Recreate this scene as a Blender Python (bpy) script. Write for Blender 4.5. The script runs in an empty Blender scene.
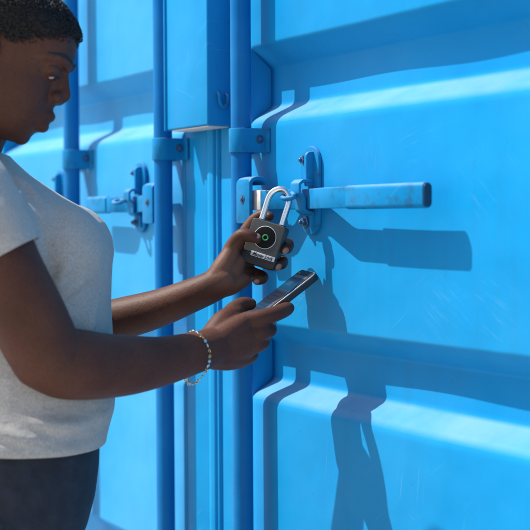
import bpy, bmesh, math, random
import numpy as np
from mathutils import Vector, Matrix

random.seed(7)
rng = np.random.default_rng(7)
scene = bpy.context.scene
COL = scene.collection

# ------------------------------------------------------------------ camera
FPX = 1250.0                       # focal length in photo pixels (530 px wide)
AZ = math.atan(775 / FPX)          # angle between the view and the door plane
PITCH = math.atan(45 / FPX)
ROLL = -0.005
CAM = np.array([1.7814, -1.0943, 1.25])
VIEW = np.array([-math.cos(AZ), math.sin(AZ), 0.0])      # horizontal view direction
RIGHT0 = np.array([VIEW[1], -VIEW[0], 0.0])
FW = np.array([VIEW[0] * math.cos(PITCH), VIEW[1] * math.cos(PITCH), -math.sin(PITCH)])
UP0 = np.cross(RIGHT0, FW)
RT = math.cos(ROLL) * RIGHT0 + math.sin(ROLL) * UP0
UP = math.cos(ROLL) * UP0 - math.sin(ROLL) * RIGHT0

cam_data = bpy.data.cameras.new("camera")
cam_data.sensor_fit = 'HORIZONTAL'
cam_data.sensor_width = 36.0
cam_data.lens = FPX / 530.0 * 36.0
cam_data.clip_start = 0.05
cam_data.clip_end = 3000.0
cam_data.dof.use_dof = True
cam_data.dof.focus_distance = 1.95
cam_data.dof.aperture_fstop = 4.5
cam = bpy.data.objects.new("camera", cam_data)
COL.objects.link(cam)
cam.matrix_world = Matrix(((RT[0], UP[0], -FW[0], CAM[0]),
                           (RT[1], UP[1], -FW[1], CAM[1]),
                           (RT[2], UP[2], -FW[2], CAM[2]),
                           (0, 0, 0, 1)))
scene.camera = cam

# ------------------------------------------------------------------ light
SUN_DIR = Vector((0.88, 1.0, -1.83)).normalized()        # direction the light travels
world = bpy.data.worlds.new("World")
scene.world = world
world.use_nodes = True
wn = world.node_tree.nodes
wl = world.node_tree.links
wn.clear()
w_out = wn.new('ShaderNodeOutputWorld')
w_bg = wn.new('ShaderNodeBackground')
w_sky = wn.new('ShaderNodeTexSky')
w_sky.sky_type = 'NISHITA'
w_sky.sun_disc = False
w_sky.air_density = 1.0
w_sky.dust_density = 2.2
w_sky.ozone_density = 0.6
w_sky.sun_elevation = math.asin(-SUN_DIR.z)
w_sky.sun_rotation = math.atan2(-SUN_DIR.x, -SUN_DIR.y)
w_bg.inputs['Strength'].default_value = 0.145
wl.new(w_sky.outputs[0], w_bg.inputs[0])
wl.new(w_bg.outputs[0], w_out.inputs[0])

sun_data = bpy.data.lights.new("sun", 'SUN')
sun_data.energy = 5.0
sun_data.angle = math.radians(0.55)
sun_data.color = (1.0, 0.95, 0.87)
sun = bpy.data.objects.new("sun", sun_data)
COL.objects.link(sun)
sun.location = (-3, -4, 8)
sun.rotation_euler = SUN_DIR.to_track_quat('-Z', 'Y').to_euler()

scene.view_settings.view_transform = 'Standard'
scene.view_settings.look = 'None'
scene.view_settings.gamma = 1.0
scene.view_settings.use_curve_mapping = False
scene.view_settings.exposure = 0.33


# ------------------------------------------------------------------ helpers
def P(x, y, depth, side=0.0):
    """World point seen at photo position (x, y), `depth` metres into the scene;
    `side` slides it along the horizontal viewing direction."""
    d = FW + RT * ((x - 265) / FPX) - UP * ((y - 265) / FPX)
    return CAM + d * depth + VIEW * side


def tag(o, label, cat, group=None):
    o['label'] = label
    o['category'] = cat
    if group:
        o['group'] = group
    return o


def empty(name, loc=(0, 0, 0)):
    o = bpy.data.objects.new(name, None)
    o.location = loc
    o.empty_display_size = 0.1
    COL.objects.link(o)
    return o


def attach(o, parent):
    if parent is not None:
        o.parent = parent
        if parent.type == 'EMPTY':
            o.matrix_parent_inverse = Matrix.Translation(-Vector(parent.location))
        else:
            o.matrix_parent_inverse = Matrix.Translation(-Vector(parent.location))
    return o


def link_mesh(name, me, mat, parent=None, smooth=None, loc=None):
    o = bpy.data.objects.new(name, me)
    COL.objects.link(o)
    if mat is not None and len(me.materials) == 0:
        for m in (mat if isinstance(mat, (list, tuple)) else [mat]):
            me.materials.append(m)
    if loc is not None:
        o.location = loc
    if smooth is not None:
        smooth_angle(me, smooth)
    attach(o, parent)
    return o


def smooth_angle(me, deg):
    me.polygons.foreach_set('use_smooth', [True] * len(me.polygons))
    if deg < 179:
        me.set_sharp_from_angle(angle=math.radians(deg))
    me.update()


def mesh_from(name, verts, faces):
    me = bpy.data.meshes.new(name)
    me.from_pydata([tuple(map(float, v)) for v in verts], [], [tuple(f) for f in faces])
    me.validate()
    me.update()
    return me


class MB:
    """collects verts and faces"""
    def __init__(self):
        self.v = []
        self.f = []
        self.mi = []

    def add(self, vf, mi=0):
        v, f = vf
        n = len(self.v)
        self.v.extend([np.asarray(p, float) for p in v])
        self.f.extend([tuple(i + n for i in q) for q in f])
        self.mi.extend([mi] * len(f))
        return self

    def mesh(self, name):
        me = bpy.data.meshes.new(name)
        me.from_pydata([tuple(map(float, v)) for v in self.v], [], self.f)
        me.polygons.foreach_set('material_index', self.mi)
        bm = bmesh.new()
        bm.from_mesh(me)
        bmesh.ops.recalc_face_normals(bm, faces=bm.faces)
        bm.to_mesh(me)
        bm.free()
        me.update()
        return me


def box(x0, x1, y0, y1, z0, z1):
    v = [(x0, y0, z0), (x1, y0, z0), (x1, y1, z0), (x0, y1, z0), (x0, y0, z1), (x1, y0, z1), (x1, y1, z1), (x0, y1, z1)]
    f = [(0, 3, 2, 1), (4, 5, 6, 7), (0, 1, 5, 4), (1, 2, 6, 5), (2, 3, 7, 6), (3, 0, 4, 7)]
    return v, f


def bevel_mesh(me, w, seg=2, ang=30):
    bm = bmesh.new()
    bm.from_mesh(me)
    bmesh.ops.remove_doubles(bm, verts=bm.verts, dist=1e-6)
    es = [e for e in bm.edges if len(e.link_faces) == 2 and e.calc_face_angle(0) > math.radians(ang)]
    bmesh.ops.bevel(bm, geom=es, offset=w, segments=seg, profile=0.5, affect='EDGES', clamp_overlap=True)
    bm.to_mesh(me)
    bm.free()
    me.update()
    return me


def rbox(name, x0, x1, y0, y1, z0, z1, mat, parent, bev=0.002, seg=2, loc=None):
    me = MB().add(box(x0, x1, y0, y1, z0, z1)).mesh(name)
    bevel_mesh(me, bev, seg)
    return link_mesh(name, me, mat, parent, 40, loc)


def prism(poly, axis, a, b):
    """extrude a 2D polygon along x, y or z between a and b (poly = the other two coordinates in order)"""
    n = len(poly)
    v = []
    for t in (a, b):
        for p, q in poly:
            v.append({'x': (t, p, q), 'y': (p, t, q), 'z': (p, q, t)}[axis])
    f = [tuple(range(n)), tuple(range(2 * n - 1, n - 1, -1))]
    for i in range(n):
        j = (i + 1) % n
        f.append((i, j, n + j, n + i))
    return v, f


def fillet(pts, r, n=4, closed=False):
    """round the corners of a 2D polyline"""
    out = []
    m = len(pts)
    for i, p in enumerate(pts):
        if not closed and i in (0, m - 1):
            out.append(tuple(p))
            continue
        a = np.array(pts[i - 1], float) - p
        b = np.array(pts[(i + 1) % m], float) - p
        la, lb = np.linalg.norm(a), np.linalg.norm(b)
        rr = r[i] if isinstance(r, (list, tuple)) else r
        cosang = np.clip(a @ b / la / lb, -1, 1)
        half = math.acos(cosang) / 2
        t = min(rr / math.tan(half), la * 0.48, lb * 0.48) if half < 1.55 else 0
        if t < 1e-6 or rr <= 0:
            out.append(tuple(p))
            continue
        p0 = np.array(p) + a / la * t
        p1 = np.array(p) + b / lb * t
        for k in range(n + 1):
            s = k / n
            out.append(tuple((1 - s) ** 2 * p0 + 2 * s * (1 - s) * np.array(p) + s * s * p1))
    return out


def frame_from(t):
    t = np.asarray(t, float)
    t = t / np.linalg.norm(t)
    h = np.array([0, 0, 1.0]) if abs(t[2]) < 0.9 else np.array([1.0, 0, 0])
    a = np.cross(h, t)
    a /= np.linalg.norm(a)
    return a, np.cross(t, a)


def catmull(pts, vals, n):
    pts = np.array(pts, float)
    vals = np.array(vals, float)
    if vals.ndim == 1:
        vals = vals[:, None]
    data = np.hstack([pts, vals])
    d = np.vstack([2 * data[0] - data[1], data, 2 * data[-1] - data[-2]])
    out = []
    for i in range(1, len(d) - 2):
        for k in range(n):
            t = k / n
            p0, p1, p2, p3 = d[i - 1], d[i], d[i + 1], d[i + 2]
            out.append(0.5 * ((2 * p1) + (-p0 + p2) * t + (2 * p0 - 5 * p1 + 4 * p2 - p3) * t * t + (-p0 + 3 * p1 - 3 * p2 + p3) * t ** 3))
    out.append(data[-1])
    out = np.array(out)
    return out[:, :3], out[:, 3:]


def sweep(pts, rad, n=6, seg=16, caps=True, flat=None):
    """tube with round ends through pts; flat=(direction, factor) squashes the section along a direction"""
    c, r = catmull(pts, rad, n)
    r = np.maximum(r[:, 0], 1e-4)
    tang = np.gradient(c, axis=0)
    tang /= np.linalg.norm(tang, axis=1)[:, None]
    a, b = frame_from(tang[0])
    rings = []
    if caps:
        cc, rr, tt = [], [], []
        for k in (0, 1, 2, 3):
            th = math.pi / 2 * (1 - (k + 0.35) / 4.0)
            cc.append(c[0] - tang[0] * r[0] * math.sin(th)); rr.append(r[0] * math.cos(th)); tt.append(tang[0])
        cc += list(c); rr += list(r); tt += list(tang)
        for k in (3, 2, 1, 0):
            th = math.pi / 2 * (1 - (k + 0.35) / 4.0)
            cc.append(c[-1] + tang[-1] * r[-1] * math.sin(th)); rr.append(r[-1] * math.cos(th)); tt.append(tang[-1])
    else:
        cc, rr, tt = list(c), list(r), list(tang)
    v = []
    for ci, ri, ti in zip(cc, rr, tt):
        a = a - ti * (a @ ti)
        a /= np.linalg.norm(a)
        b = np.cross(ti, a)
        for k in range(seg):
            th = 2 * math.pi * k / seg
            off = (a * math.cos(th) + b * math.sin(th)) * ri
            if flat is not None:
                d = np.asarray(flat[0], float)
                off = off - d * (off @ d) * (1 - flat[1])
            v.append(ci + off)
    f = []
    m = len(cc)
    for i in range(m - 1):
        for k in range(seg):
            j = (k + 1) % seg
            f.append((i * seg + k, i * seg + j, (i + 1) * seg + j, (i + 1) * seg + k))
    f.append(tuple(range(seg - 1, -1, -1)))
    f.append(tuple((m - 1) * seg + k for k in range(seg)))
    return v, f


def ellipsoid(c, ax, seg=20, rings=12):
    """ax: three axis vectors (already scaled)"""
    c = np.asarray(c, float)
    ax = [np.asarray(q, float) for q in ax]
    v = [c - ax[2]]
    for i in range(1, rings):
        ph = math.pi * i / rings
        for k in range(seg):
            th = 2 * math.pi * k / seg
            v.append(c + ax[0] * math.sin(ph) * math.cos(th) + ax[1] * math.sin(ph) * math.sin(th) - ax[2] * math.cos(ph))
    v.append(c + ax[2])
    f = []
    for k in range(seg):
        f.append((0, 1 + (k + 1) % seg, 1 + k))
        f.append((len(v) - 1, 1 + (rings - 2) * seg + k, 1 + (rings - 2) * seg + (k + 1) % seg))
    for i in range(rings - 2):
        for k in range(seg):
            j = (k + 1) % seg
            f.append((1 + i * seg + k, 1 + i * seg + j, 1 + (i + 1) * seg + j, 1 + (i + 1) * seg + k))
    return v, f


def loft(rings):
    seg = len(rings[0])
    v = [p for r in rings for p in r]
    f = []
    for i in range(len(rings) - 1):
        for k in range(seg):
            j = (k + 1) % seg
            f.append((i * seg + k, i * seg + j, (i + 1) * seg + j, (i + 1) * seg + k))
    f.append(tuple(range(seg - 1, -1, -1)))
    f.append(tuple((len(rings) - 1) * seg + k for k in range(seg)))
    return v, f


def lathe(prof, c, axis, seg=24):
    """prof = [(radius, height)], revolved about axis through c"""
    a, b = frame_from(axis)
    t = np.asarray(axis, float) / np.linalg.norm(axis)
    c = np.asarray(c, float)
    rings = [[c + t * h + (a * math.cos(2 * math.pi * k / seg) + b * math.sin(2 * math.pi * k / seg)) * max(r, 1e-5) for k in range(seg)] for r, h in prof]
    return loft(rings)


def torus(c, axis, R, r, seg=24, rs=8, a0=0.0, a1=2 * math.pi):
    a, b = frame_from(axis)
    t = np.asarray(axis, float) / np.linalg.norm(axis)
    c = np.asarray(c, float)
    v, f = [], []
    for i in range(seg):
        th = a0 + (a1 - a0) * i / seg
        d = a * math.cos(th) + b * math.sin(th)
        for k in range(rs):
            ph = 2 * math.pi * k / rs
            v.append(c + d * (R + r * math.cos(ph)) + t * r * math.sin(ph))
    for i in range(seg):
        i2 = (i + 1) % seg
        for k in range(rs):
            k2 = (k + 1) % rs
            f.append((i * rs + k, i2 * rs + k, i2 * rs + k2, i * rs + k2))
    return v, f


def remeshed(name, mb, voxel, smooth_it, factor=0.5, displace=None):
    """fuse overlapping closed pieces into one continuous skin"""
    me = mb.mesh(name + "_src")
    o = bpy.data.objects.new(name + "_src", me)
    COL.objects.link(o)
    m = o.modifiers.new("r", 'REMESH')
    m.mode = 'VOXEL'
    m.voxel_size = voxel
    m.use_smooth_shade = True
    s = o.modifiers.new("s", 'SMOOTH')
    s.factor = factor
    s.iterations = smooth_it
    dg = bpy.context.evaluated_depsgraph_get()
    out = bpy.data.meshes.new_from_object(o.evaluated_get(dg))
    out.name = name
    bpy.data.objects.remove(o)
    bpy.data.meshes.remove(me)
    out.materials.clear()
    out.polygons.foreach_set('use_smooth', [True] * len(out.polygons))
    return out


# ------------------------------------------------------------------ materials
def new_mat(name):
    m = bpy.data.materials.new(name)
    m.use_nodes = True
    nt = m.node_tree
    b = nt.nodes['Principled BSDF']
    return m, nt, b


def nd(nt, typ, **kw):
    n = nt.nodes.new(typ)
    for k, v in kw.items():
        if k in n.inputs:
            n.inputs[k].default_value = v
        else:
            setattr(n, k, v)
    return n


def noise(nt, vec, scale, detail=4, rough=0.55):
    n = nd(nt, 'ShaderNodeTexNoise')
    n.inputs['Scale'].default_value = scale
    n.inputs['Detail'].default_value = detail
    n.inputs['Roughness'].default_value = rough
    nt.links.new(vec, n.inputs['Vector'])
    return n.outputs['Fac']


def ramp(nt, fac, stops):
    r = nd(nt, 'ShaderNodeValToRGB')
    e = r.color_ramp.elements
    while len(e) > 1:
        e.remove(e[-1])
    for i, (p, c) in enumerate(stops):
        el = e[0] if i == 0 else e.new(p)
        el.position = p
        el.color = c if len(c) == 4 else (*c, 1)
    nt.links.new(fac, r.inputs[0])
    return r.outputs[0]


def g(v):
    return (v, v, v, 1)


def mix(nt, fac, a, b):
    m = nd(nt, 'ShaderNodeMix')
    m.data_type = 'RGBA'
    for sock, val in ((m.inputs[0], fac), (m.inputs[6], a), (m.inputs[7], b)):
        if isinstance(val, (int, float)):
            sock.default_value = val
        elif isinstance(val, tuple):
            sock.default_value = val if len(val) == 4 else (*val, 1)
        else:
            nt.links.new(val, sock)
    return m.outputs[2]


def math_n(nt, op, a, b=None):
    m = nd(nt, 'ShaderNodeMath')
    m.operation = op
    for sock, val in ((m.inputs[0], a), (m.inputs[1], b)):
        if val is None:
            continue
        if isinstance(val, (int, float)):
            sock.default_value = val
        else:
            nt.links.new(val, sock)
    return m.outputs[0]


def bump(nt, b, h, strength, dist):
    n = nd(nt, 'ShaderNodeBump')
    n.inputs['Strength'].default_value = strength
    n.inputs['Distance'].default_value = dist
    nt.links.new(h, n.inputs['Height'])
    nt.links.new(n.outputs[0], b.inputs['Normal'])


def mapped(nt, vec, scale, rot=(0, 0, 0)):
    m = nd(nt, 'ShaderNodeMapping')
    m.inputs['Scale'].default_value = scale
    m.inputs['Rotation'].default_value = rot
    nt.links.new(vec, m.inputs['Vector'])
    return m.outputs[0]


def paint(name, c1, c2, scratch=0.32, dirt=0.35, rough=(0.34, 0.5), glare=0.26, wear=0.0):
    m, nt, b = new_mat(name)
    pos = nd(nt, 'ShaderNodeNewGeometry')
    p = pos.outputs['Position']
    base = mix(nt, ramp(nt, noise(nt, p, 4.0, 5), [(0.3, g(0)), (0.7, g(1))]), c1, c2)
    # sun glare on up-facing slopes, painted in as a paler colour
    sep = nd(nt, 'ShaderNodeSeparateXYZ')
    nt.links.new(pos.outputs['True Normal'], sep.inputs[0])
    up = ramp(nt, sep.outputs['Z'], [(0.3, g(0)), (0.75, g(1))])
    glare_mask = math_n(nt, 'MULTIPLY', up, ramp(nt, noise(nt, mapped(nt, p, (3, 3, 3)), 4.0, 6), [(0.25, g(0.35)), (0.7, g(1))]))
    base = mix(nt, math_n(nt, 'MULTIPLY', glare_mask, glare), base, (0.55, 0.60, 0.66))
    # scuffs: long thin streaks in a few directions, only inside patches
    patch = ramp(nt, noise(nt, p, 3.1, 3), [(0.53, g(0)), (0.66, g(1))])
    sc = None
    for rot, th in (((0, 0.62, 0), 0.65), ((0, -0.35, 0), 0.67), ((0, 1.45, 0), 0.66)):
        s = ramp(nt, noise(nt, mapped(nt, mapped(nt, p, (1, 1, 1), rot), (7, 7, 300)), 1.0, 3, 0.6), [(th, g(0)), (th + 0.05, g(1))])
        sc = s if sc is None else math_n(nt, 'MAXIMUM', sc, s)
    sc = math_n(nt, 'MULTIPLY', math_n(nt, 'MULTIPLY', sc, patch), scratch)
    base = mix(nt, sc, base, (0.26, 0.50, 0.72))
    # soft rubbed marks
    rub = ramp(nt, noise(nt, mapped(nt, mapped(nt, p, (1, 1, 1), (0, 0.6, 0)), (5, 5, 26)), 1.0, 6, 0.7), [(0.58, g(0)), (0.72, g(1))])
    base = mix(nt, math_n(nt, 'MULTIPLY', rub, 0.14 * scratch), base, (0.16, 0.48, 0.74))
    # brushed scrapes where things have rubbed past, each patch with its own direction
    for (cx, cz, rr, ang, th, amt) in ((0.475, 1.125, 0.070, -0.62, 0.54, 0.16), (0.575, 1.135, 0.055, -0.50, 0.55, 0.22), (0.315, 1.345, 0.030, 1.50, 0.57, 0.40),
                                       (0.555, 1.300, 0.090, -0.75, 0.58, 0.16), (0.205, 1.372, 0.040, 1.35, 0.59, 0.30), (0.415, 1.362, 0.050, 0.25, 0.58, 0.16),
                                       (0.40, 0.88, 0.09, 0.5, 0.60, 0.10), (0.33, 1.62, 0.10, 0.4, 0.58, 0.2), (0.14, 1.115, 0.06, -0.2, 0.57, 0.2)) if scratch > 0.2 and wear == 0 else ():
        ve = nd(nt, 'ShaderNodeVectorMath')
        ve.operation = 'DISTANCE'
        nt.links.new(p, ve.inputs[0])
        ve.inputs[1].default_value = (cx, 0.0, cz)
        m1 = ramp(nt, math_n(nt, 'DIVIDE', ve.outputs['Value'], rr), [(0.25, g(1)), (1.0, g(0))])
        st = ramp(nt, noise(nt, mapped(nt, mapped(nt, p, (1, 1, 1), (0, ang, 0)), (16, 16, 330)), 1.0, 5, 0.7), [(th, g(0)), (th + 0.13, g(1))])
        base = mix(nt, math_n(nt, 'MULTIPLY', math_n(nt, 'MULTIPLY', m1, st), amt), base, (0.30, 0.55, 0.74))
    # grime specks and chips
    sp = ramp(nt, noise(nt, p, 85.0, 2, 0.5), [(0.70, g(0)), (0.74, g(1))])
    sp = math_n(nt, 'MULTIPLY', sp, ramp(nt, noise(nt, p, 7.0, 3), [(0.48, g(0)), (0.62, g(1))]))
    base = mix(nt, math_n(nt, 'MULTIPLY', sp, dirt), base, (0.055, 0.05, 0.05))
    # hazy chalking in broad soft-edged clouds
    hz = ramp(nt, noise(nt, mapped(nt, p, (1.6, 1.6, 2.4)), 1.0, 6, 0.6), [(0.45, g(0)), (0.75, g(1))])
    base = mix(nt, math_n(nt, 'MULTIPLY', hz, 0.15), base, (0.11, 0.42, 0.68))
    run = ramp(nt, noise(nt, mapped(nt, p, (34, 34, 1.3)), 1.0, 4, 0.6), [(0.52, g(0)), (0.72, g(1))])
    run = math_n(nt, 'MULTIPLY', run, ramp(nt, noise(nt, p, 2.2, 2), [(0.42, g(0)), (0.62, g(1))]))
    base = mix(nt, math_n(nt, 'MULTIPLY', run, 0.16), base, (0.030, 0.13, 0.24))
    if wear > 0:
        # rubbed edges and greasy, rusty smudges on the fittings
        edge = ramp(nt, pos.outputs['Pointiness'], [(0.56, g(0)), (0.66, g(1))])
        edge = math_n(nt, 'MULTIPLY', edge, ramp(nt, noise(nt, p, 60.0, 5, 0.65), [(0.42, g(0)), (0.62, g(1))]))
        base = mix(nt, math_n(nt, 'MULTIPLY', edge, wear), base, (0.40, 0.47, 0.50))
        sm = ramp(nt, noise(nt, p, 38.0, 6, 0.7), [(0.52, g(0)), (0.66, g(1))])
        base = mix(nt, math_n(nt, 'MULTIPLY', sm, 0.62 * wear), base, (0.030, 0.045, 0.060))
        ru = ramp(nt, noise(nt, mapped(nt, p, (1, 1, 0.5)), 70.0, 5, 0.7), [(0.66, g(0)), (0.72, g(1))])
        base = mix(nt, math_n(nt, 'MULTIPLY', ru, 0.75 * wear), base, (0.11, 0.055, 0.03))
    nt.links.new(base, b.inputs['Base Color'])
    ro = ramp(nt, noise(nt, p, 9.0, 5), [(0.3, g(rough[0])), (0.7, g(rough[1]))])
    nt.links.new(ro, b.inputs['Roughness'])
    b.inputs['Specular IOR Level'].default_value = 0.08
    h = math_n(nt, 'ADD', math_n(nt, 'MULTIPLY', noise(nt, p, 5.5, 2), 1.3),
               math_n(nt, 'MULTIPLY', noise(nt, p, 260.0, 2), 0.016))
    bump(nt, b, h, 0.5, 0.012)
    return m


PALE_BLUE = paint("pale_blue_paint", (0.025, 0.300, 0.610), (0.055, 0.345, 0.660))  # paler blue, used on the left door panel only
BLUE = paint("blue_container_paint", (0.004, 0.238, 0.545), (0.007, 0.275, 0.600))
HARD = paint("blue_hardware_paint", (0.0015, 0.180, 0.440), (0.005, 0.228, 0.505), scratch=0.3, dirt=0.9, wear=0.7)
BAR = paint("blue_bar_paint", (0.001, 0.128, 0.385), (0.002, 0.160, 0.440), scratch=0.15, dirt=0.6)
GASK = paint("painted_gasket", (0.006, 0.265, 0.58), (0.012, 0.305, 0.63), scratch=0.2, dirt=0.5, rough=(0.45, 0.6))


def simple(name, col, rough=0.5, metal=0.0, nscale=None, var=0.15, bumpd=None, spec=0.5):
    m, nt, b = new_mat(name)
    p = nd(nt, 'ShaderNodeNewGeometry').outputs['Position']
    if nscale:
        f = noise(nt, p, nscale, 5)
        c = mix(nt, f, tuple(k * (1 - var) for k in col), tuple(min(1, k * (1 + var)) for k in col))
        nt.links.new(c, b.inputs['Base Color'])
        if bumpd:
            bump(nt, b, f, 0.6, bumpd)
    else:
        b.inputs['Base Color'].default_value = (*col, 1)
    b.inputs['Roughness'].default_value = rough
    b.inputs['Metallic'].default_value = metal
    b.inputs['Specular IOR Level'].default_value = spec
    return m


BOLT = simple("worn_bolt_steel", (0.035, 0.12, 0.25), 0.45, 0.3, 220, 0.6, 0.0006)
WORN = simple("worn_white_paint", (0.62, 0.60, 0.55), 0.55, 0.0, 130, 0.3, 0.0004)
PLUG = simple("dark_blue_plug", (0.006, 0.035, 0.085), 0.5, 0, 60, 0.3)
DARK = simple("dark_rubber", (0.012, 0.02, 0.035), 0.55, 0, 60, 0.3)
CHROME = simple("brushed_shackle_steel", (0.78, 0.79, 0.80), 0.22, 1.0, 90, 0.12)
CONC = simple("pale_concrete", (0.45, 0.425, 0.385), 0.85, 0, 3.0, 0.2, 0.01)
HARDGREY = simple("lock_body_grey", (0.050, 0.052, 0.050), 0.55, 0.0, 700, 0.35, 0.0005)
LOCKDARK = simple("lock_bumper_black", (0.012, 0.012, 0.013), 0.5, 0, 600, 0.3, 0.0004)
BUTTON = simple("button_black", (0.004, 0.004, 0.005), 0.5, spec=0.15)
RING = simple("button_ring_grey", (0.55, 0.56, 0.56), 0.4)
STRIP = simple("label_silver", (0.55, 0.57, 0.59), 0.4, 0.2)
INK = simple("label_ink", (0.01, 0.01, 0.012), 0.5)
GREEN, _nt, _b = new_mat("green_indicator")
_b.inputs['Base Color'].default_value = (0.01, 0.20, 0.06, 1)
_b.inputs['Emission Color'].default_value = (0.05, 0.8, 0.2, 1)
_b.inputs['Emission Strength'].default_value = 0.05
PHONEBLK = simple("phone_case_black", (0.010, 0.010, 0.011), 0.38)
PHONEMET = simple("phone_rim_metal", (0.72, 0.72, 0.73), 0.25, 0.9)


def screen_mat(name, col, e):
    m, nt, b = new_mat(name)
    b.inputs['Base Color'].default_value = (*[c * 0.35 for c in col], 1)
    b.inputs['Emission Color'].default_value = (*col, 1)
    b.inputs['Emission Strength'].default_value = e
    b.inputs['Roughness'].default_value = 0.12
    return m


SCR_PAGE = screen_mat("screen_page", (0.24, 0.25, 0.26), 0.06)
SCR_PIC = screen_mat("screen_picture", (0.02, 0.05, 0.13), 0.06)
SCR_TXT = screen_mat("screen_text", (0.16, 0.17, 0.18), 0.05)

# skin
SKIN, nt, b = new_mat("deep_brown_skin")
pos = nd(nt, 'ShaderNodeNewGeometry').outputs['Position']
c = mix(nt, ramp(nt, noise(nt, pos, 14, 4), [(0.3, g(0)), (0.7, g(1))]), (0.070, 0.0245, 0.0145), (0.112, 0.042, 0.025))
c = mix(nt, ramp(nt, noise(nt, pos, 260, 2), [(0.45, g(0)), (0.75, g(0.5))]), c, (0.045, 0.017, 0.011))
pv = nd(nt, 'ShaderNodeVectorMath')
pv.operation = 'DISTANCE'
nt.links.new(pos, pv.inputs[0])
pv.inputs[1].default_value = tuple(P(236, 270, 1.897))
palm = ramp(nt, pv.outputs['Value'], [(0.022, g(0.65)), (0.048, g(0))])     # paler skin of the left palm
c = mix(nt, palm, c, (0.20, 0.092, 0.058))
nt.links.new(c, b.inputs['Base Color'])
b.inputs['Roughness'].default_value = 0.56
b.inputs['Specular IOR Level'].default_value = 0.27
b.inputs['Subsurface Radius'].default_value = (0.010, 0.004, 0.002)
b.inputs['Subsurface Scale'].default_value = 0.5
vor = nd(nt, 'ShaderNodeTexVoronoi')
vor.inputs['Scale'].default_value = 520
nt.links.new(pos, vor.inputs['Vector'])
fine = math_n(nt, 'ABSOLUTE', math_n(nt, 'SUBTRACT', noise(nt, pos, 75, 6, 0.6), 0.5))
h = math_n(nt, 'ADD', math_n(nt, 'MULTIPLY', vor.outputs['Distance'], 0.35), math_n(nt, 'MULTIPLY', fine, 3.0))
bump(nt, b, h, 0.35, 0.0008)
NAIL = simple("fingernail", (0.27, 0.135, 0.105), 0.28)
LIP = simple("lip_skin", (0.10, 0.036, 0.034), 0.4, 0, 160, 0.2, 0.0006)
EYEW = simple("eye_white", (0.6, 0.56, 0.52), 0.2)
EYED = simple("eye_iris", (0.015, 0.008, 0.005), 0.1)
HAIRM = simple("black_hair", (0.008, 0.006, 0.006), 0.55, 0, 90, 0.4)

# heather grey jersey
SHIRT, nt, b = new_mat("heather_grey_jersey")
pos = nd(nt, 'ShaderNodeNewGeometry').outputs['Position']
n1 = noise(nt, mapped(nt, pos, (900, 900, 260)), 1.0, 3, 0.7)
n2 = noise(nt, pos, 420, 3, 0.6)
c = mix(nt, ramp(nt, n1, [(0.35, g(0)), (0.7, g(1))]), (0.335, 0.322, 0.305), (0.57, 0.55, 0.52))
c = mix(nt, ramp(nt, n2, [(0.5, g(0)), (0.8, g(0.6))]), c, (0.22, 0.217, 0.215))
nt.links.new(c, b.inputs['Base Color'])
b.inputs['Roughness'].default_value = 0.9
b.inputs['Specular IOR Level'].default_value = 0.15
b.inputs['Sheen Weight'].default_value = 0.15
h = math_n(nt, 'ADD', math_n(nt, 'MULTIPLY', n1, 0.25), math_n(nt, 'MULTIPLY', noise(nt, mapped(nt, pos, (16, 16, 30)), 1.0, 3, 0.5), 3.0))
bump(nt, b, h, 0.5, 0.006)
DENIM = simple("dark_navy_denim", (0.018, 0.022, 0.034), 0.85, 0, 45, 0.7, 0.006)
SHOE = simple("white_canvas", (0.6, 0.6, 0.58), 0.7, 0, 80, 0.1)
GOLD = simple("bracelet_gold", (0.78, 0.56, 0.25), 0.25, 1.0)
SILV = simple("bracelet_silver", (0.85, 0.86, 0.88), 0.22, 1.0)
TURQ = simple("bracelet_bead_blue", (0.25, 0.50, 0.62), 0.25)

# ------------------------------------------------------------------ ground
gm = mesh_from("ground", [(-600, -600, 0), (600, -600, 0), (600, 600, 0), (-600, 600, 0)], [(0, 1, 2, 3)])
ground = link_mesh("ground", gm, CONC)
ground['kind'] = 'structure'

# ------------------------------------------------------------------ container
XC = -0.1545                # middle of the two doors
HW = 1.219
Z0, Z1 = 0.0, 2.591
DEPTH = 6.058
G = 0.042                   # depth of the pressed grooves
PER = 0.462
box_root = empty("shipping_container", (XC, 0.0, 0.0))
tag(box_root, "bright blue steel shipping container with locked double doors filling the background", "container")


def part(name, mb, mat, parent, bev=None, smooth=40):
    me = mb.mesh(name)
    if bev:
        bevel_mesh(me, bev, 2)
    return link_mesh(name, me, mat, parent, smooth)


XL, XR = XC - HW, XC + HW
# frame of the box
for sx in (-1, 1):
    for yy in (0.03, DEPTH - 0.10):
        x = XL if sx < 0 else XR - 0.10
        part("corner_post", MB().add(box(x, x + 0.10, yy, yy + 0.10, 0.13, Z1 - 0.13)), BLUE, box_root, 0.006)
        for zz in (0.0, Z1 - 0.118):
            xx = XL - 0.004 if sx < 0 else XR - 0.158
            part("corner_casting", MB().add(box(xx, xx + 0.162, yy - 0.012, yy + 0.166, zz, zz + 0.118)), HARD, box_root, 0.012)
part("door_header", MB().add(box(XL + 0.162, XR - 0.162, 0.03, 0.13, Z1 - 0.13, Z1 - 0.01)), BLUE, box_root, 0.006)
part("door_sill", MB().add(box(XL + 0.162, XR - 0.162, 0.03, 0.13, 0.01, 0.15)), BLUE, box_root, 0.006)


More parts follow.
